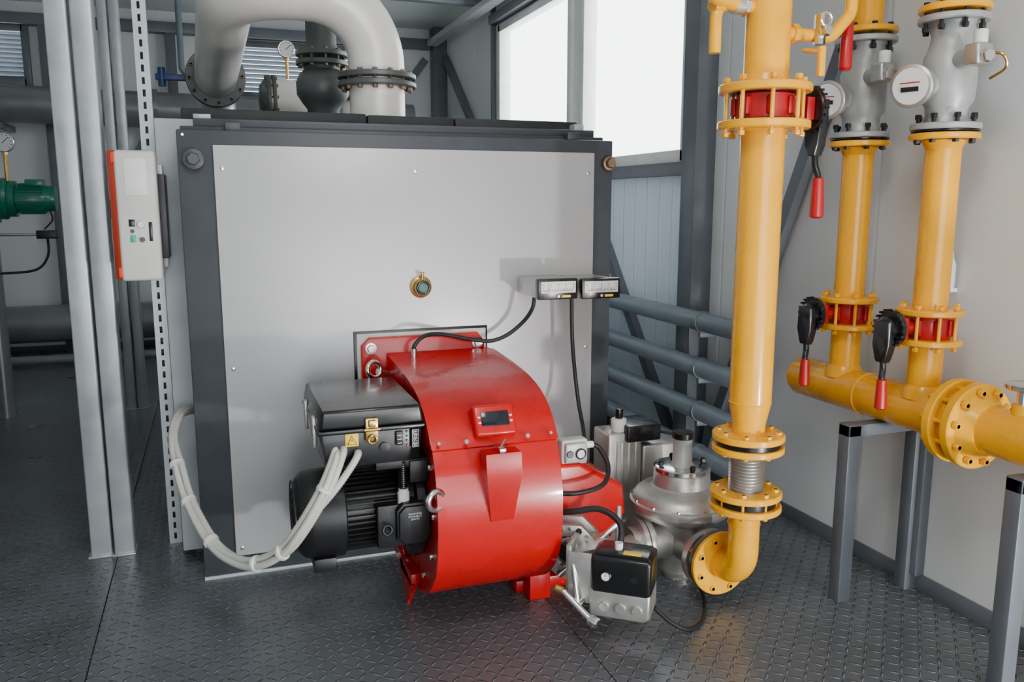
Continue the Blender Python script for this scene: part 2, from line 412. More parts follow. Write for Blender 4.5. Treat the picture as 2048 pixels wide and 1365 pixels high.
mb.box(-.078,.078,-.035,.06,-.058,.058,RED,.012,3)
mb.box(-.052,.052,-.038,-.03,-.024,.030,SCR,.002)
mb.box(-.064,-.054,-.0365,-.03,.008,.014,WHT,0);mb.box(-.064,-.054,-.0365,-.03,-.012,-.006,WHT,0)
mb.box(.054,.064,-.0365,-.03,.008,.014,WHT,0);mb.box(.054,.064,-.0365,-.03,-.012,-.006,WHT,0)
mb.obj('display',B)
mb=MB();mb.M=Matrix.Translation((-.028,0,0))
vs=[(.875,2.70,.735),(1.005,2.70,.735),(1.005,2.63,.735),(.875,2.63,.735),(.875,2.69,.66),(1.005,2.69,.66),(1.005,2.618,.66),(.875,2.618,.66),(.90,2.68,.48),(.985,2.68,.48),(.985,2.655,.48),(.90,2.655,.48)]
mb.add(vs,[(0,1,2,3),(0,3,7,4),(1,2,6,5),(3,2,6,7),(4,7,11,8),(5,6,10,9),(7,6,10,11),(0,1,5,4),(4,5,9,8),(8,9,10,11)],RED)
mb.box(.925,.95,2.63,2.70,.735,.752,CHR,.003);mb.cyl((.935,2.65,.75),(.965,2.69,.765),.006,CHR,10)
mb.obj('inspection_latch',B)
mb=MB()
mb.prism([(3.30,.22),(3.12,.14),(3.0,.125),(2.97,.11),(3.03,.06),(3.08,.0),(3.11,.0),(3.16,.07),(3.36,.16)],'X',.655,.668,RED,.002)
mb.box(.655,.70,3.0,3.2,.11,.16,RED,.003)
mb.box(1.13,1.22,2.94,3.10,.0,.12,RED,.004);mb.box(1.1,1.4,3.02,3.12,.0,.05,RED,.004)
mb.obj('support_foot',B)
mb=MB()
mb.ring((.675,2.665,.58),(.45,-1,0),.033,.011,CHR);mb.cyl((.69,2.69,.58),(.72,2.72,.58),.013,CHR)
mb.ring((.605,3.40,.905),(.5,-1,.2),.033,.010,CHR);mb.cyl((.62,3.42,.895),(.70,3.44,.87),.012,CHR)
mb.obj('lifting_eyes',B)
# motor
mb=MB()
mb.lathe((.225,3.02,.455),'X',[(0,.0),(0,.10),(.008,.135),(.03,.158),(.06,.165),(.17,.167),(.175,.16)],BLKM,48)
mb.lathe((.39,3.02,.455),'X',[(0,.132),(.24,.132)],BLKM,48)
for i in range(44):
    a=2*math.pi*i/44
    mb.M=Matrix.Translation((.39,3.02,.455))@Matrix.Rotation(a,4,'X')
    mb.box(.005,.225,.125,.157,-.0025,.0025,BLKM,0)
mb.M=Matrix.Identity(4)
mb.lathe((.615,3.02,.455),'X',[(0,.15),(.01,.165),(.03,.17),(.035,.205),(.065,.205),(.08,.19)],BLKM,48)
for r_ in (.04,.07,.10,.13): mb.ring((.222,3.02,.455),'X',r_,.003,BLKM,32,6)
oc=[(.565,.40),(.59,.375),(.665,.375),(.69,.40),(.69,.505),(.665,.53),(.59,.53),(.565,.505)]
mb.prism(oc,'Y',2.80,2.90,BLKM,.004);mb.prism([(.6275+(x-.6275)*.9,.4525+(z-.4525)*.9) for x,z in oc],'Y',2.785,2.80,BLKM,.004)
mb.box(.50,.70,2.83,2.95,.36,.52,BLKM,.006)
mb.cyl((.60,2.845,.515),(.60,2.845,.56),.022,WHT,12);mb.cyl((.60,2.845,.545),(.60,2.845,.575),.018,WHT,20)
mb.sweep([(.60,2.845,.56+i*.004) for i in range(40)],[.015+(.003 if i%2 else 0) for i in range(40)],BLK,14)
mb.ring((.53,2.80,.44),(.3,-1,.2),.017,.005,BLKM);mb.cyl((.54,2.81,.44),(.56,2.86,.44),.006,BLKM)
mb.box(.28,.36,2.90,3.1,.27,.32,BLKM,.004)
mb.obj('fan_motor',B)
t=text(B,'motor_label','WARNING\nCONNECT\nEARTH',(.628,2.784,.485),(math.pi/2,0,0),.010,WHT)
# control box
mb=MB()
mb.prism([(.325,.685),(.655,.685),(.668,.812),(.312,.812)],'Y',2.815,3.29,BLK,.006)
mb.box(.298,.676,2.795,3.31,.808,.824,BLK,.004)
mb.prism([(.303,.824),(.672,.824),(.662,.885),(.655,.893),(.32,.893),(.312,.885)],'Y',2.80,3.305,BLK,.012,3)
mb.box(.46,.505,2.788,2.80,.775,.86,BRASS,.003);mb.cyl((.455,2.784,.82),(.51,2.784,.82),.006,BRASS,10)
mb.ring((.4825,2.780,.785),(0,1,0),.014,.004,BRASS,20,8)
mb.box(.470,.495,2.775,2.79,.83,.855,BRASS,.003)
mb.box(.292,.305,2.90,2.94,.74,.85,ALU,.003);mb.box(.292,.305,3.16,3.20,.74,.85,ALU,.003)
mb.M=Matrix.Translation((-.004,0,.022))
mb.box(.396,.442,2.806,2.8135,.738,.784,WY,.001)
mb.add([(.402,2.8045,.745),(.436,2.8045,.745),(.419,2.8045,.778),(.402,2.8063,.745),(.436,2.8063,.745),(.419,2.8063,.778)],[(0,1,2),(3,4,5),(0,1,4,3),(1,2,5,4),(2,0,3,5)],BLK)
mb.add([(.4055,2.8040,.747),(.4325,2.8040,.747),(.419,2.8040,.7735)],[(0,1,2)],WY)
mb.add([(.4205,2.8035,.767),(.4155,2.8035,.760),(.419,2.8035,.7595),(.4165,2.8035,.7505),(.4225,2.8035,.7615),(.419,2.8035,.7615)],[(0,1,2,3,4,5)],BLK)
mb.M=Matrix.Identity(4)
mb.lathe((.53,2.813,.745),'-Y',[(0,.018),(.006,.018),(.007,.012)],BLKM,28)
mb.M=Matrix.Translation((0,0,.014))
mb.box(.625,.652,2.802,2.813,.722,.79,BLKM,.002)
for i in range(4):
    z=.724+i*.0165
    mb.box(.627,.650,2.8005,2.803,z,z+.014,WHT,.0005);mb.box(.6285,.6485,2.7998,2.8006,z+.0015,z+.0125,BLK,0)
for i,z in enumerate((.724,.7405,.757,.7735)):
    if i==0: bar(mb,(.632,2.7995,z+.003),(.645,2.7995,z+.011),.0018,.001,WHT,(0,1,0));bar(mb,(.645,2.7995,z+.003),(.632,2.7995,z+.011),.0018,.001,WHT,(0,1,0))
    if i==1: bar(mb,(.632,2.7995,z+.004),(.638,2.7995,z+.011),.0018,.001,WHT,(0,1,0));bar(mb,(.638,2.7995,z+.011),(.645,2.7995,z+.004),.0018,.001,WHT,(0,1,0))
    if i==2: mb.ring((.6385,2.7995,z+.007),'Y',.004,.0008,WHT,16,5)
    if i==3: bar(mb,(.634,2.7995,z+.007),(.643,2.7995,z+.007),.0022,.001,WHT,(0,1,0));mb.ring((.632,2.7995,z+.007),'Y',.0025,.0007,WHT,12,5)
for i in range(4): mb.lathe((.612,2.812,.731+i*.0165),'-Y',[(0,.004),(.003,.003)],(ORG,GRNL,GRNL,GRNL)[i],10)
mb.box(.57,.595,2.804,2.813,.735,.785,BLKM,.002)
for i in range(3): mb.box(.574,.591,2.8025,2.805,.742+i*.014,.744+i*.014,WHT,0)
mb.M=Matrix.Identity(4)
mb.obj('control_box',B)
mb=MB();mb.box(.50,.70,2.83,3.2,.655,.685,BLKM,.003);mb.box(.62,.69,2.82,2.83,.60,.68,BLKM,.003);mb.obj('box_bracket',B)
# air intake
mb=MB()
mb.prism([(1.14,.555),(1.36,.55),(1.56,.43),(1.575,.31),(1.50,.19),(1.14,.18)],'Y',2.97,3.36,RED,.02,4)
mb.box(1.14,1.17,2.93,3.40,.15,.58,RED,.006)
mb.obj('air_intake',B)
# gas butterfly valve
mb=MB();mb.M=Matrix.Translation((1.255,2.82,.275))@Matrix.Rotation(math.radians(-28),4,'Z')
for yy in (-.075,.02):
    oc=[(.115*math.cos(math.radians(22.5+45*i)),.115*math.sin(math.radians(22.5+45*i))) for i in range(8)]
    mb.prism(oc,'Y',yy,yy+.03,ALU,.006)
mb.lathe((0,-.06,0),'Y',[(0,.07),(.12,.07)],ALU,36)
for i in range(8):
    a=math.radians(22.5+45*i);mb.hexb((.094*math.cos(a),-.075,.094*math.sin(a)),'-Y',.012,.016,BLKM)
    mb.hexb((.094*math.cos(a+.39),-.075,.094*math.sin(a+.39)),'-Y',.008,.012,CHR)
mb.lathe((0,-.076,0),'-Y',[(0,.066),(.006,.062),(.006,.05),(.0,.045)],CHR,32)
mb.lathe((0,-.074,0),'-Y',[(0,.044),(.002,.044)],BLKM,32)
mb.M=Matrix.Identity(4)
mb.cyl((1.18,2.93,.27),(1.12,3.0,.27),.06,ALU)
mb.cyl((1.42,2.74,.37),(1.16,2.72,.20),.010,CHR,12)
mb.cyl((1.40,2.70,.26),(1.44,2.78,.42),.012,ALU,12)
mb.cyl((1.30,2.78,.17),(1.62,2.95,.17),.05,ALU,24)
mb.obj('gas_butterfly_valve',B)
# servo
mb=MB();mb.M=Matrix.Translation((1.345,2.535,.035))@Matrix.Rotation(math.radians(-38),4,'Z')
mb.prism([(-.115,.085),(.085,.085),(.105,.10),(.105,.19),(-.115,.19)],'Y',-.078,.078,ALU,.010,3)
mb.box(-.112,.106,-.079,.079,.175,.315,BLK,.014,3)
mb.prism([(-.112,.31),(.106,.31),(.09,.325),(-.09,.325)],'Y',-.06,.06,BLK,.004)
mb.box(.0,.065,-.055,-.02,.3245,.3265,WY,.0005)
for i in range(3): mb.lathe((-.06+i*.06,-.079,.130),'-Y',[(0,.019),(.008,.017)],ALU,20)
mb.lathe((-.055,-.0795,.245),'-Y',[(0,.019),(.004,.017)],WHT,24)
mb.ring((-.055,-.083,.245),'Y',.018,.003,BLK,24,6);mb.box(-.056,-.054,-.085,-.0830,.245,.259,ORG,0)
mb.lathe((.045,-.0795,.245),'-Y',[(0,.012),(.002,.012)],BLKM,20)
mb.box(-.21,-.11,-.04,.07,.20,.25,ALU,.006);mb.box(-.21,-.19,-.05,.08,.16,.33,ALU,.004);mb.box(-.20,-.11,-.06,-.045,.12,.31,ALU,.004)
mb.M=Matrix.Identity(4)
mb.box(1.20,1.38,2.64,2.78,.30,.325,ALU,.004)
mb.cyl((1.17,2.56,.16),(1.17,2.62,.34),.009,CHR,12);mb.cyl((1.13,2.60,.20),(1.19,2.50,.13),.012,CHR,14)
mb.hexb((1.19,2.50,.13),(.5,-.85,-.2),.020,.035,CHR);mb.lathe((1.13,2.60,.20),(-1,1,.3),[(0,.016),(.03,.016)],BRASS,16)
mb.cyl((1.17,2.61,.33),(1.22,2.70,.33),.010,CHR,12)
mb.cyl((1.17,2.56,.16),(1.26,2.62,.18),.014,CHR,12)
mb.obj('servo_actuator',B)
# pressure switch
mb=MB();mb.M=Matrix.Translation((.012,0,-.02))
mb.box(1.27,1.385,2.98,3.04,.56,.665,PLG,.010,3);mb.box(1.28,1.375,2.965,2.985,.57,.655,GREYC,.008,3)
mb.lathe((1.30,2.965,.61),'-Y',[(0,.016),(.004,.014)],BLK,20);mb.lathe((1.345,2.965,.61),'-Y',[(0,.020),(.006,.018)],DIAL,24);mb.ring((1.345,2.958,.61),'Y',.02,.003,BLK,24,6)
mb.cyl((1.385,3.01,.63),(1.42,3.01,.63),.014,WHT,12);mb.cyl((1.33,3.05,.45),(1.33,3.01,.59),.02,ALU,14)
mb.obj('pressure_switch',B)
mb=MB()
mb.sweep(cat([(1.43,3.01,.61),(1.46,3.0,.59),(1.475,2.95,.53),(1.42,2.88,.48),(1.30,2.86,.465),(1.20,2.88,.475),(1.15,2.93,.50)]),.010,RUB,10)
mb.sweep(cat([(1.32,2.54,.35),(1.35,2.59,.43),(1.30,2.66,.47),(1.21,2.72,.45),(1.15,2.80,.43)]),.012,RUB,10)
mb.cyl((1.32,2.54,.345),(1.32,2.54,.385),.015,WHT,12)
mb.sweep(cat([(1.45,2.50,.13),(1.52,2.50,.06),(1.60,2.50,.015),(1.70,2.56,.012),(1.80,2.72,.02),(1.84,2.9,.06),(1.82,3.0,.15)]),.008,RUB,10)
mb.obj('signal_cables',B)
mb=MB()
mb.cyl((.775,3.40,.94),(.775,3.40,.985),.014,CHR,14)
mb.sweep(cat([(.775,3.40,.96),(.78,3.40,1.0),(.83,3.42,1.035),(.92,3.46,1.03),(1.04,3.48,1.0),(1.14,3.48,.985),(1.22,3.47,1.01),(1.29,3.45,1.07),(1.32,3.42,1.13),(1.33,3.42,1.18)]),.009,RUB,10)
mb.sweep(cat([(1.51,3.42,1.18),(1.515,3.42,1.0),(1.52,3.40,.85),(1.52,3.35,.70),(1.50,3.25,.60),(1.45,3.12,.54)]),.009,RUB,10)
mb.obj('gauge_hoses',B)

# conduits loop
E=empty('cable_conduit_bundle')
path=[(.365,2.83,.745),(.357,2.79,.725),(.305,2.76,.62),(.224,2.77,.484),(.16,2.82,.39),(.075,2.9,.328),(.0,3.0,.315),(-.075,3.12,.345),(-.150,3.28,.455),(-.188,3.40,.57),(-.200,3.50,.645),(-.19,3.62,.69),(-.165,3.73,.70),(-.115,3.83,.69)]
for i,(dx,dy,dz) in enumerate(((0,0,0),(.022,0,.010),(-.003,.022,.016))):
    pts=cat([(x+dx*(1 if n_<10 else .5),y+dy*(1 if n_<10 else .2),z+dz) for n_,(x,y,z) in enumerate(path)],26)
    mb=MB();mb.sweep(pts,[.0115+(.0018 if k%2 else 0) for k in range(len(pts))],CREAM,12);mb.obj('conduit_%d'%(i+1),E,180)
mb=MB();pp=[Vector(p) for p in path]
for i in (2,4,5,7,8,9):
    c=pp[i]+Vector((.006,.007,.009));t=(pp[i+1]-pp[i-1]).normalized()
    mb.lathe(c-t*.006,t,[(0,.026),(.001,.029),(.012,.029),(.013,.026)],WHT,20)
mb.obj('cable_ties',E)
mb=MB();mb.sweep(cat([(.437,2.83,.735),(.430,2.79,.73),(.40,2.775,.69),(.35,2.765,.63),(.30,2.775,.57)],14),[.0115+(.0018 if k%2 else 0) for k in range(57)],CREAM,12);mb.obj('conduit_4',E,180)

# panel gauges
for k,(x0,x1,zt) in enumerate(((1.30,1.485,1.272),(1.505,1.69,1.268))):
    E=empty('draught_gauge');zb=zt-.09
    mb=MB();mb.box(x0+.004,x1-.004,3.33,3.567,zb+.006,zt-.006,ALU,.003)
    mb.box(x0,x1,3.295,3.335,zb,zt,BLK,.005)
    mb.box(x0+.012,x1-.012,3.2925,3.296,zb+.028,zt-.012,DIAL,.001)
    for i in range(21):
        x=x0+.022+(x1-x0-.044)*i/20;h=.018 if i%5==0 else .010
        mb.box(x-.0006,x+.0006,3.2915,3.2926,zb+.038,zb+.038+h,BLK,0)
    mb.box(x0+.022,x1-.022,3.2915,3.2926,zb+.037,zb+.0385,BLK,0)
    mb.box(x0+.045,x0+.047,3.2905,3.2918,zb+.034,zt-.018,ORG,0)
    mb.cyl(((x0+x1)/2,3.296,zb+.014),((x0+x1)/2,3.29,zb+.014),.006,CHR,12)
    mb.box(x0+.11,x0+.15,3.2935,3.296,zb+.008,zb+.018,WY,0)
    mb.obj('case',E)
    for i in range(5):
        text(E,'scale_%d'%i,str(i*2),(x0+.022+(x1-x0-.044)*i/4,3.2918,zb+.064),(math.pi/2,0,0),.012,BLK)

# ------------------------------------------------------------ regulator
E=empty('gas_pressure_regulator')
rx,ry=1.83,2.96
mb=MB()
mb.lathe((rx,ry,0),'Z',[(.0,.07),(.012,.075),(.03,.075),(.04,.095),(.20,.10),(.24,.115),(.27,.13)],ALU,40)
mb.lathe((rx,ry,0),'Z',[(.262,.09),(.27,.16),(.29,.195),(.310,.212),(.318,.218),(.345,.218),(.350,.208),(.372,.198),(.392,.175),(.402,.135),(.412,.122),(.462,.118),(.475,.11)],ALU,56)
mb.lathe((rx,ry,0),'Z',[(.472,.118),(.475,.121),(.490,.121),(.494,.115)],CHR,40)
mb.lathe((rx,ry,0),'Z',[(.49,.055),(.51,.042),(.60,.040),(.615,.042)],GREYC,32)
mb.lathe((rx,ry,0),'Z',[(.61,.042),(.614,.046),(.635,.046),(.64,.040)],BLK,32)
mb.bolts((rx,ry,.332),'Z',.205,12,.008,-.024,.024,CHR,.010)
mb.bolts((rx,ry,.482),'Z',.098,4,.012,-.005,.032,BLKM,.016,.7)
mb.lathe((rx,ry,.17),(0.0,-1,0),[(0,.09),(.14,.075),(.20,.08),(.215,.12),(.245,.12)],ALU,40)
mb.lathe((rx,ry,.17),'-X',[(0,.09),(.16,.075),(.165,.11),(.19,.11)],ALU,40)
mb.obj('body',E)
E=empty('gas_solenoid_valve')
mb=MB()
mb.lathe((1.635,2.96,.17),'-X',[(.0,.11),(.02,.11),(.02,.07),(.05,.07)],ALU,36)
mb.box(1.62,1.79,3.24,3.40,.10,.57,ALU,.012,3)
for i in range(4): mb.box(1.65+i*.035,1.665+i*.035,3.236,3.244,.30,.53,ALU,.002)
mb.box(1.70,1.87,3.21,3.40,.53,.605,BLK,.008,3)
mb.cyl((1.69,3.28,.57),(1.69,3.28,.63),.035,WHT,24,.006);mb.cyl((1.69,3.28,.63),(1.69,3.28,.675),.018,BLK,18,.003)
mb.box(1.80,1.99,3.25,3.41,.0,.50,ALU,.012,3);mb.box(1.60,1.99,3.22,3.44,.0,.16,ALU,.012,3)
mb.sweep(cat([(1.87,3.25,.56),(1.93,3.20,.55),(1.99,3.22,.48),(1.98,3.28,.42)]),.007,RUB)
mb.obj('body',E)

# ------------------------------------------------------------ main yellow riser
px,py=1.834,2.515
E=empty('gas_riser_pipe')
mb=MB()
mb.cyl((px,py,2.01),(px,py,3.45),.076,YEL,48);mb.cyl((px,py,.87),(px,py,1.87),.076,YEL,48)
mb.ring((px,py,.872),'Z',.0745,.0035,YEL,40,8)
mb.lathe((px,py,0),'Z',[(.73,.058),(.79,.060),(.865,.0755),(.875,.076)],YEL,48)
mb.flange((px,py,1.985),'Z',.158,.028,YEL);mb.flange((px,py,1.862),'Z',.158,.028,YEL)
mb.lathe((px,py,0),'Z',[(1.86,.088),(1.84,.078)],YEL,40);mb.lathe((px,py,0),'Z',[(1.99,.088),(2.03,.078)],YEL,40)
mb.lathe((px,py,0),'Z',[(1.968,.12),(1.974,.12)],BLK,40);mb.lathe((px,py,0),'Z',[(1.873,.12),(1.879,.12)],BLK,40)
mb.bolts((px,py,1.9235),'Z',.130,8,.0135,-.10,.10,YEL,.016,.35)
mb.flange((px,py,.742),'Z',.132,.024,YEL);mb.flange((px,py,.697),'Z',.132,.024,YEL);mb.lathe((px,py,0),'Z',[(.709,.118),(.73,.118)],BLK,40)
mb.bolts((px,py,.72),'Z',.107,8,.0125,-.045,.045,YEL,.014,.1)
mb.flange((px,py,.522),'Z',.132,.024,YEL);mb.flange((px,py,.470),'Z',.132,.024,YEL);mb.lathe((px,py,0),'Z',[(.482,.112),(.51,.112)],BLK,40)
mb.bolts((px,py,.496),'Z',.107,8,.0125,-.050,.050,YELD,.014,.1)
pr=[]
for i in range(61): pr.append((.533+i*.0025,.060+.0065*math.cos(i*math.pi/2.5)))
mb.lathe((px,py,0),'Z',pr,ALU,40)
mb.sweep(fil([(px,py,.465),(px,py,.185),(px,2.66,.185)],.105,14),.058,YEL,36)
mb.flange((px,2.655,.178),'Y',.130,.022,YELD);mb.bolts((px,2.67,.178),'Y',.105,8,.0135,-.035,.04,YELD,.016,.4)
mb.lathe((px,2.668,.178),'Y',[(0,.128),(.02,.128)],DKM,40)
mb.ring((px,py+.002,.40),'Z',.058,.004,YEL,36,8)
mb.obj('pipe',E)
mb=MB()
mb.sweep(fil([(px-.05,py,2.25),(1.615,2.50,2.25),(1.615,2.50,2.09)],.05),.020,YEL,18)
mb.sweep([(1.615,2.50,2.10),(1.615,2.50,2.10),(1.615,2.50,2.07)],[.012,.014,.012],ORG,12)
mb.sweep(fil([(1.70,2.50,2.25),(1.575,2.47,2.26),(1.575,2.47,2.5)],.04),.024,YEL,18)
mb.cyl((1.68,2.502,2.25),(1.73,2.505,2.25),.030,ALU,12);mb.hexb((1.72,2.505,2.25),'X',.034,.02,CHR)
mb.hexb((1.60,2.5,2.25),'X',.034,.04,YEL)
mb.sweep(fil([(px+.05,py,2.175),(2.10,py,2.175),(2.18,py,2.26),(2.18,py,2.5)],.05),.022,YEL,18)
mb.hexb((1.93,py,2.175),'X',.034,.03,YEL)
mb.cyl((2.03,2.49,2.14),(2.03,2.49,2.24),.020,CHR,8);mb.ring((2.03,2.46,2.22),'Y',.022,.006,CHR,20,8);mb.hexb((2.03,2.47,2.18),'-Y',.018,.03,CHR)
mb.box(1.965,1.99,2.40,2.42,2.02,2.12,YEL,.006);mb.cyl((1.975,2.41,2.10),(1.975,2.50,2.12),.008,YEL,10)
mb.obj('bypass_piping',E)
def bfly(name,c,rb,hx,levz,side,k=1.0):
    E=empty(name);mb=MB();x,y,z=c;s=side
    mb.lathe((x,y,z),'Z',[(-.045,rb*.95),(-.04,rb),(.04,rb),(.045,rb*.95)],REDV,40)
    for i in range(8):
        a=2*math.pi*i/8+.35;mb.box(x+rb*math.cos(a)-.012,x+rb*math.cos(a)+.012,y+rb*math.sin(a)-.012,y+rb*math.sin(a)+.012,z-.03,z+.03,REDV,.004)
    nx=x+s*hx
    mb.cyl((x+s*rb*.8,y,z),(nx-s*.02,y,z),.020,REDV,20);mb.box(min(nx-s*.055,nx-s*.02),max(nx-s*.055,nx-s*.02),y-.04,y+.04,z-.04,z+.04,REDV,.005)
    mb.cyl((x+s*rb*.8,y,z+.0),(x+s*(rb+.05),y,z),.03,REDV,20,r2=.022)
    R=.068*k
    mb.lathe((nx-s*.02,y,z),(s,0,0),[(0,R-.004),(.004,R),(.016,R),(.020,R-.004)],BLK,32)
    for i in range(20):
        a=math.pi*2*i/20;mb.box(nx-.010,nx+.006,y+R*math.cos(a)-.004,y+R*math.cos(a)+.004,z+R*math.sin(a)-.004,z+R*math.sin(a)+.004,BLK,0)
    mb.lathe((nx-s*.004,y,z),(s,0,0),[(0,.046*k),(.024,.044*k),(.034,.034*k)],BLK,28)
    L=z-levz
    mb.prism([(y-.040*k,z+.03),(y+.040*k,z+.03),(y+.036*k,z-.06),(y+.026*k,z-.11*k),(y+.018,z-L*.42),(y-.018,z-L*.42),(y-.026*k,z-.11*k),(y-.036*k,z-.06)],'X',nx+min(0,s*.038),nx+max(0,s*.038),BLK,.008)
    xs=nx+s*.02
    mb.sweep(cat([(xs,y,z-L*.38),(xs,y-.005,z-L*.5),(xs+s*.01,y-.012,z-L*.6),(xs+s*.01,y-.015,z-L*.66)]),.0115,BLK,14)
    mb.sweep([(xs+s*.01,y-.015,z-L*.62),(xs+s*.01,y-.015,z-L*.63),(xs+s*.01,y-.016,z-L*.8),(xs+s*.01,y-.017,levz+.006),(xs+s*.01,y-.017,levz)],[.013,.017*k,.020*k,.022*k,.015],REDV,18)
    mb.obj('valve',E);return E
bfly('butterfly_valve',(px,py,1.9235),.100,.205,1.54,1,1.15)
mb=MB();mb.sweep([(2.20,2.55,2.5),(2.20,2.55,2.25)],.016,BLK);mb.sweep([(2.20,2.55,2.26),(2.20,2.55,2.25),(2.20,2.55,2.08),(2.20,2.55,2.07)],[.014,.02,.023,.015],REDV,18)
mb.lathe((2.17,2.55,2.5),'X',[(0,.06),(.02,.06)],REDV,28)
mb.cyl((2.18,py,2.5),(2.18,2.58,2.5),.025,REDV,16);mb.cyl((2.18,py,2.45),(2.18,py,3.45),.02,YEL,18)
mb.obj('valve_lever')

# ------------------------------------------------------------ manifold & risers
MX,MZ=2.48,.825
E=empty('gas_manifold')
mb=MB()
mb.lathe((MX,3.05,MZ),'-Y',[(0,0.0),(.0,.05),(.012,.075),(.035,.085),(.85,.085)],YEL,48)
mb.cyl((MX,2.2,MZ),(MX,.9,MZ),.085,YEL,48)
mb.ring((MX,2.62,MZ),'Y',.085,.004,YEL,40,8)
mb.flange((MX,2.185,MZ),'Y',.152,.035,YELD);mb.flange((MX,2.105,MZ),'Y',.152,.035,YELD)
mb.lathe((MX,2.17,MZ),'-Y',[(0,.115),(.05,.115)],YELD,40)
mb.lathe((MX,2.09,MZ),'-Y',[(0,.12),(.05,.09)],YELD,40)
mb.bolts((MX,2.145,MZ),'Y',.126,10,.0145,-.08,.08,YELD,.018,.3)
mb.cyl((MX,1.94,MZ+.08),(MX,1.94,1.0),.018,CHR,14);mb.lathe((MX,1.94,.99),'Z',[(0,.05),(.006,.058),(.018,.058),(.022,.05)],CHR,28);mb.cyl((MX,1.94,.90),(MX,1.94,.94),.03,YELD,16)
mb.obj('header_pipe',E)
for k,ry_ in enumerate((2.765,2.345)):
    mb=MB()
    mb.sweep([(MX,ry_,MZ+.04),(MX,ry_,1.09)],.060,YEL,40);mb.lathe((MX,ry_,MZ+.0),'Z',[(.05,.078),(.085,.070),(.10,.06)],YEL,36)
    mb.flange((MX,ry_,1.090),'Z',.117,.022,YEL);mb.flange((MX,ry_,1.200),'Z',.117,.022,YEL)
    mb.bolts((MX,ry_,1.145),'Z',.095,8,.0115,-.085,.085,YEL,.014,.35)
    mb.cyl((MX,ry_,1.20),(MX,ry_,1.83),.060,YEL,40)
    mb.flange((MX,ry_,1.828),'Z',.117,.022,YEL)
    mb.lathe((MX,ry_,1.815),'Z',[(-.03,.060),(0,.075)],YEL,36)
    mb.flange((MX,ry_,2.262),'Z',.117,.022,YEL);mb.cyl((MX,ry_,2.26),(MX,ry_,3.45),.060,YEL,40)
    mb.bolts((MX,ry_,1.85),'Z',.095,8,.0125,-.045,.055,BLKM,.016,.35)
    mb.bolts((MX,ry_,2.24),'Z',.095,8,.0125,-.055,.045,BLKM,.016,.35)
    mb.obj('riser_%d'%(k+1),E)
    G=empty('gas_flow_meter')
    mb=MB()
    mb.flange((MX,ry_,1.862),'Z',.117,.022,GREYC);mb.flange((MX,ry_,2.226),'Z',.117,.022,GREYC)
    mb.lathe((MX,ry_,1.84),'Z',[(0,.09),(.004,.112),(.009,.112),(.011,.09)],BLK,30)
    mb.lathe((MX,ry_,0),'Z',[(1.862,.085),(1.90,.070),(1.93,.072),(1.95,.085),(2.0,.088),(2.10,.088),(2.13,.074),(2.17,.068),(2.226,.085)],GREYC,40)
    hx,hz=MX-.17,2.0
    mb.cyl((MX-.07,ry_,hz),(hx+.04,ry_,hz),.035,GREYC,20)
    ax=(-.93,-.36,-.12)
    mb.lathe((hx+.045,ry_+.01,hz),ax,[(0,.05),(.01,.064),(.04,.068),(.05,.074),(.062,.074),(.068,.066)],ALU,36)
    mb.lathe((hx+.045,ry_+.01,hz),ax,[(.06,.062),(.0695,.061)],DIAL,36)
    av=Vector(ax).normalized();side=av.cross(Vector((0,0,1))).normalized();cpt=Vector((hx+.045,ry_+.01,hz))+av*.071
    bar(mb,cpt-side*.03+Vector((0,0,-.01)),cpt+side*.03+Vector((0,0,-.01)),.016,.002,BLK,av)
    bar(mb,cpt-side*.035+Vector((0,0,.012)),cpt+side*.035+Vector((0,0,.012)),.004,.002,REDV,av)
    mb.cyl((MX-.03,ry_-.07,2.08),(MX-.06,ry_-.15,2.08),.032,GREYC,20,.004)
    mb.box(MX-.10,MX-.03,ry_-.20,ry_-.14,2.045,2.115,ALU,.01,3)
    mb.cyl((MX-.06,ry_-.17,2.115),(MX-.06,ry_-.17,2.16),.022,WHT,18,.004)
    mb.hexb((MX-.07,ry_-.20,2.07),(-.3,-1,0),.022,.03,CHR)
    mb.sweep(cat([(MX-.06,ry_-.2,2.08),(MX-.05,ry_-.25,2.07),(MX-.03,ry_-.25,2.03),(MX-.04,ry_-.2,2.0)]),.005,BRASS,8)
    mb.obj('meter',G)
    bfly('butterfly_valve',(MX,ry_,1.145),.075,.185,.85,-1)
def supp(y,xl=2.29):
    mb=MB()
    for x in (xl,2.63): mb.box(x,x+.06,y,y+.06,0,.74,TRIM,.004)
    mb.box(xl,2.69,y,y+.06,.69,.738,TRIM,.004)
    mb.obj('pipe_support_frame')
supp(2.50);supp(1.80,2.34)

for i,z in enumerate((.945,.685,.44,.19)):
    mb=MB();mb.cyl((2.52,9.6,z),(2.52,3.45,z),.054,GREYP,32,.006)
    for y in (3.9,5.5,7.0): mb.lathe((2.52,y,z),'Y',[(0,.056),(.001,.059),(.03,.059),(.031,.056)],GREYP,32)
    for y in (3.9,5.5,7.0): mb.box(2.50,2.678,y-.0,y+.03,z-.085,z-.055,GREYP,.003)
    mb.obj('grey_wall_pipe')
mb=MB();mb.lathe((2.665,2.44,1.27),'Z',[(0,.018),(.01,.020),(.09,.020),(.12,.009),(.135,.009),(.14,.007)],PLG,24);mb.box(2.665,2.699,2.43,2.46,1.255,1.27,WHT,.002);mb.obj('plastic_bottle')

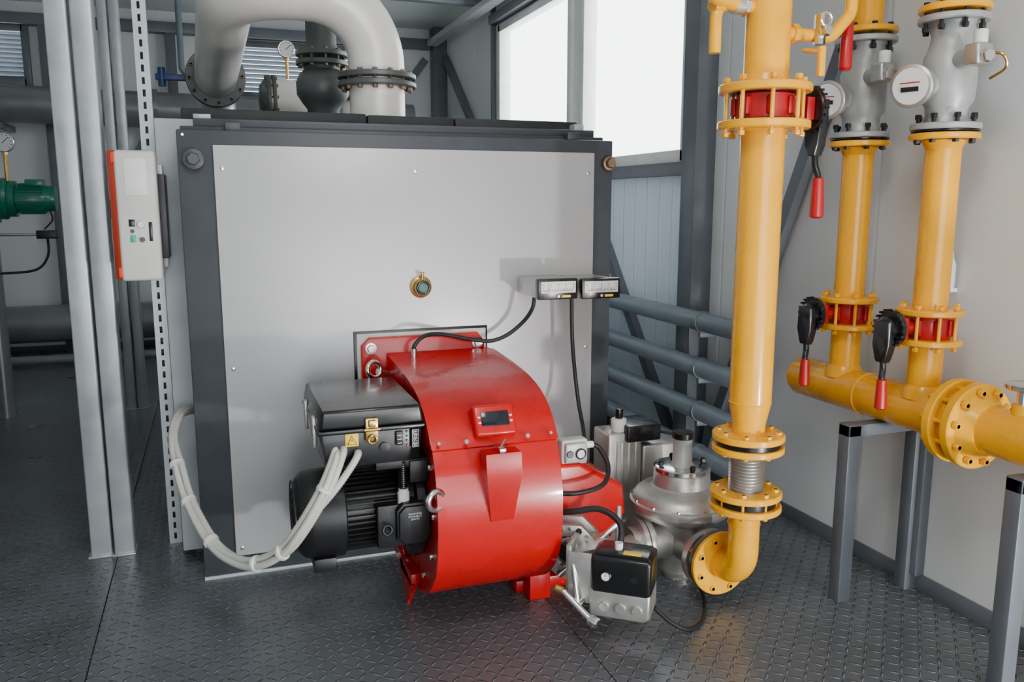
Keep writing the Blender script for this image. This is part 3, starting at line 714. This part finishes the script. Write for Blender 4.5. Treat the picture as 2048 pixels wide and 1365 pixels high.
# ------------------------------------------------------------ pipework above boiler
E=empty('flue_water_pipe')
mb=MB()
mb.sweep(fil([(.82,4.3,2.0),(.82,4.3,2.60),(.13,4.3,2.60),(.08,6.15,2.43)],.33,18),.137,WHITEP,44)
mb.lathe((.82,4.3,2.001),'Z',[(0,.145),(.01,.15),(.02,.14)],WHITEP,40)
mb.flange((.82,4.3,2.175),'Z',.195,.026,DKM);mb.flange((.82,4.3,2.215),'Z',.195,.026,DKM)
mb.bolts((.82,4.3,2.195),'Z',.168,14,.013,-.05,.045,RUSTB,.018,.1)
mb.obj('elbow_pipe',E)
mb=MB()
mb.flange((.08,6.17,2.43),'Y',.195,.03,DKM);mb.flange((.08,6.22,2.43),'Y',.195,.03,DKM)
mb.bolts((.08,6.195,2.43),'Y',.17,12,.014,-.06,.06,RUSTB,.018)
mb.sweep(fil([(.08,6.2,2.43),(.08,6.55,2.43),(.08,6.55,2.0)],.2,12),.13,SILP,40)
mb.box(-.30,-.10,6.17,6.22,2.40,2.44,BLUE,.006);mb.cyl((-.26,6.19,2.36),(-.26,6.19,2.48),.025,BLUE,14)
mb.obj('rear_flange',E)
E=empty('check_valve')
mb=MB()
mb.lathe((.64,5.0,0),'Z',[(2.0,.13),(2.02,.13),(2.02,.09),(2.12,.09),(2.16,.12),(2.20,.145),(2.27,.148),(2.31,.13),(2.34,.10),(2.36,.10)],DKM,44)
mb.flange((.64,5.0,2.375),'Z',.145,.028,DKM);mb.flange((.64,5.0,2.425),'Z',.145,.028,DKM);mb.bolts((.64,5,2.40),'Z',.125,10,.012,-.05,.05,RUSTB,.015)
mb.lathe((.64,5.0,2.44),'Z',[(0,.10),(.04,.085),(1.15,.085)],DKM,40)
mb.obj('body',E)
E=empty('return_pipe')
mb=MB()
mb.sweep(fil([(.40,6.0,2.27),(.66,6.0,2.27),(.66,6.0,2.0)],.15,12),.145,WHITEP,40)
mb.flange((.44,6.0,2.27),'X',.17,.025,DKM);mb.flange((.405,6.0,2.27),'X',.17,.025,DKM);mb.bolts((.4225,6,2.27),'X',.155,12,.011,-.04,.04,RUSTB,.013)
mb.lathe((.40,6.0,2.27),'-X',[(0,.15),(.02,.14),(.05,.10),(.06,.0)],DKM,36)
mb.cyl((1.0,6.0,2.0),(1.0,6.0,2.38),.10,WHITEP,32,.02)
mb.flange((1.0,6.0,2.30),'Z',.15,.03,DKM)
mb.obj('pipe',E)
def gauge(name,c,r,stem,zb):
    E=empty(name);mb=MB();x,y,z=c
    mb.lathe((x,y+.03,z),'-Y',[(0,r*.8),(.002,r),(.035,r),(.04,r*.93)],CHR,36)
    mb.lathe((x,y-.008,z),'-Y',[(0,r*.9),(.003,r*.9)],DIAL,36)
    bar(mb,(x-r*.1,y-.0125,z-r*.1),(x+r*.5,y-.0125,z+r*.5),.004,.001,BLK,(0,1,0))
    for i in range(11):
        a=math.radians(-45+27*i);bar(mb,(x+r*.7*math.cos(a),y-.0118,z+r*.7*math.sin(a)),(x+r*.83*math.cos(a),y-.0118,z+r*.83*math.sin(a)),.004,.001,BLK,(0,1,0))
    mb.cyl((x,y+.012,z-r*.9),(x,y+.012,zb),stem,BRASS,14);mb.hexb((x,y+.012,z-r*1.25),'Z',stem*1.8,.03,BRASS)
    mb.obj('dial',E)
gauge('pressure_gauge',(.53,5.93,2.60),.055,.010,2.41)
gauge('pressure_gauge',(-1.375,6.97,2.02),.07,.012,1.75)

mb=MB();mb.cyl((XL+.02,9.5,2.56),(2.2,9.5,2.50),.18,GREYD,44)
for x in (-.5,.6,-2.2): mb.lathe((x,9.5,2.545),'X',[(0,.182),(.002,.19),(.05,.19),(.052,.182)],GREYD,44)
for x in (-1.9,1.7): mb.box(x,x+.05,9.45,9.999,2.30,2.36,TRIM,.003)
mb.obj('large_header_pipe')
mb=MB();mb.cyl((XL+.02,9.5,.37),(2.2,9.5,.37),.19,GREYD,44)
for x in (-3.0,-1.2,.6): mb.box(x,x+.08,9.4,9.6,0,.19,TRIM,.003)
mb.obj('large_header_pipe')
mb=MB();mb.cyl((-3.9,9.0,.08),(-.6,9.0,.08),.045,GREYD,24)
for x in (-3.2,-2.0,-.9): mb.box(x,x+.05,8.96,9.04,0,.05,TRIM,.003)
mb.obj('floor_pipe')
mb=MB();mb.sweep(fil([(-.2,9.3,3.59),(-.2,9.3,2.9),(.2,9.3,2.76),(.2,9.4,2.70)],.05),.03,GREYP,20);mb.obj('vent_pipe')

E=empty('circulation_pump')
mb=MB();c=(-1.33,7.0,1.62)
mb.lathe(c,'X',[(0,.09),(.005,.10),(.19,.10),(.20,.095),(.255,.09),(.26,.06)],GRN,40)
for i in range(28):
    mb.M=Matrix.Translation(c)@Matrix.Rotation(2*math.pi*i/28,4,'X');mb.box(.02,.18,.095,.112,-.003,.003,GRN,0)
mb.M=Matrix.Identity(4)
mb.lathe((-1.37,7,1.62),'X',[(0,.13),(.04,.13),(.045,.09)],GRN,36)
mb.lathe((-1.52,7,1.62),'X',[(0,.08),(.02,.14),(.12,.15),(.15,.12)],GRN,40)
mb.box(-1.26,-1.14,6.93,7.06,1.71,1.76,GRN,.008)
mb.cyl((-1.53,7,1.70),(-1.53,7,1.80),.09,GRN,28);mb.cyl((-1.53,7,1.45),(-1.53,7,1.55),.09,GRN,28)
mb.obj('motor_and_volute',E)
mb=MB();mb.cyl((-1.53,7,.0),(-1.53,7,1.46),.06,GREYD,28);mb.sweep([(-1.53,7,1.78),(-1.53,7,3.5)],.05,GREYD,24)
mb.cyl((-1.375,6.98,1.74),(-1.50,6.98,1.74),.012,BRASS,12)
mb.box(-1.22,-1.08,6.95,7.02,1.33,1.39,BLKM,.006);mb.cyl((-1.50,7,1.36),(-1.2,7,1.36),.01,CHR,10)
mb.sweep(cat([(-1.15,6.98,1.33),(-1.16,6.98,1.2),(-1.25,6.98,1.1),(-1.48,6.98,1.08)]),.009,RUB)
mb.sweep(cat([(-1.12,6.95,1.55),(-1.10,6.93,1.47),(-1.16,6.94,1.40)]),.006,RUB)
mb.obj('connecting_pipe',E)
E=empty('boiler')
mb=MB();mb.box(-3.45,-1.60,4.2,6.75,.04,1.16,DARK,.01);mb.box(-3.4,-1.66,4.3,6.7,0,.04,DARK,0);mb.obj('casing',E)
mb=MB();mb.box(-3.5,-1.72,4.06,4.2,.0,1.88,DARK,.006);mb.box(-3.4,-1.82,4.045,4.07,.1,1.82,PANEL,.003);mb.obj('front_panel',E)

# ------------------------------------------------------------ light
w=bpy.data.worlds.new('sky');bpy.context.scene.world=w;w.use_nodes=True
w.node_tree.nodes['Background'].inputs[0].default_value=(.94,.97,1,1);w.node_tree.nodes['Background'].inputs[1].default_value=7.0
def area(name,loc,tgt,size,power,col=(1,1,1),sy=None):
    l=bpy.data.lights.new(name,'AREA');l.size=size;l.energy=power;l.color=col
    if sy: l.shape='RECTANGLE';l.size_y=sy
    o=bpy.data.objects.new(name,l);C.objects.link(o);o.location=loc
    o.rotation_euler=(Vector(tgt)-Vector(loc)).to_track_quat('-Z','Y').to_euler();return o
area('doorway_sun_bounce',(2.55,-.72,.15),(1.0,3.58,1.1),.15,90,(1,.985,.96))
area('overhead_fill',(.6,1.0,3.4),(.8,3.5,.5),.8,35,(1,.98,.95))  # unseen fill light, added overhead to brighten the boiler and burner front

# ------------------------------------------------------------ camera
cam=bpy.data.cameras.new('camera');cam.sensor_width=36;cam.lens=36*1660/2048;cam.clip_start=.05
co=bpy.data.objects.new('camera',cam);C.objects.link(co)
co.location=(0,0,1.6);co.rotation_euler=(math.radians(90-9.54),0,math.radians(-19.7))
bpy.context.scene.camera=co
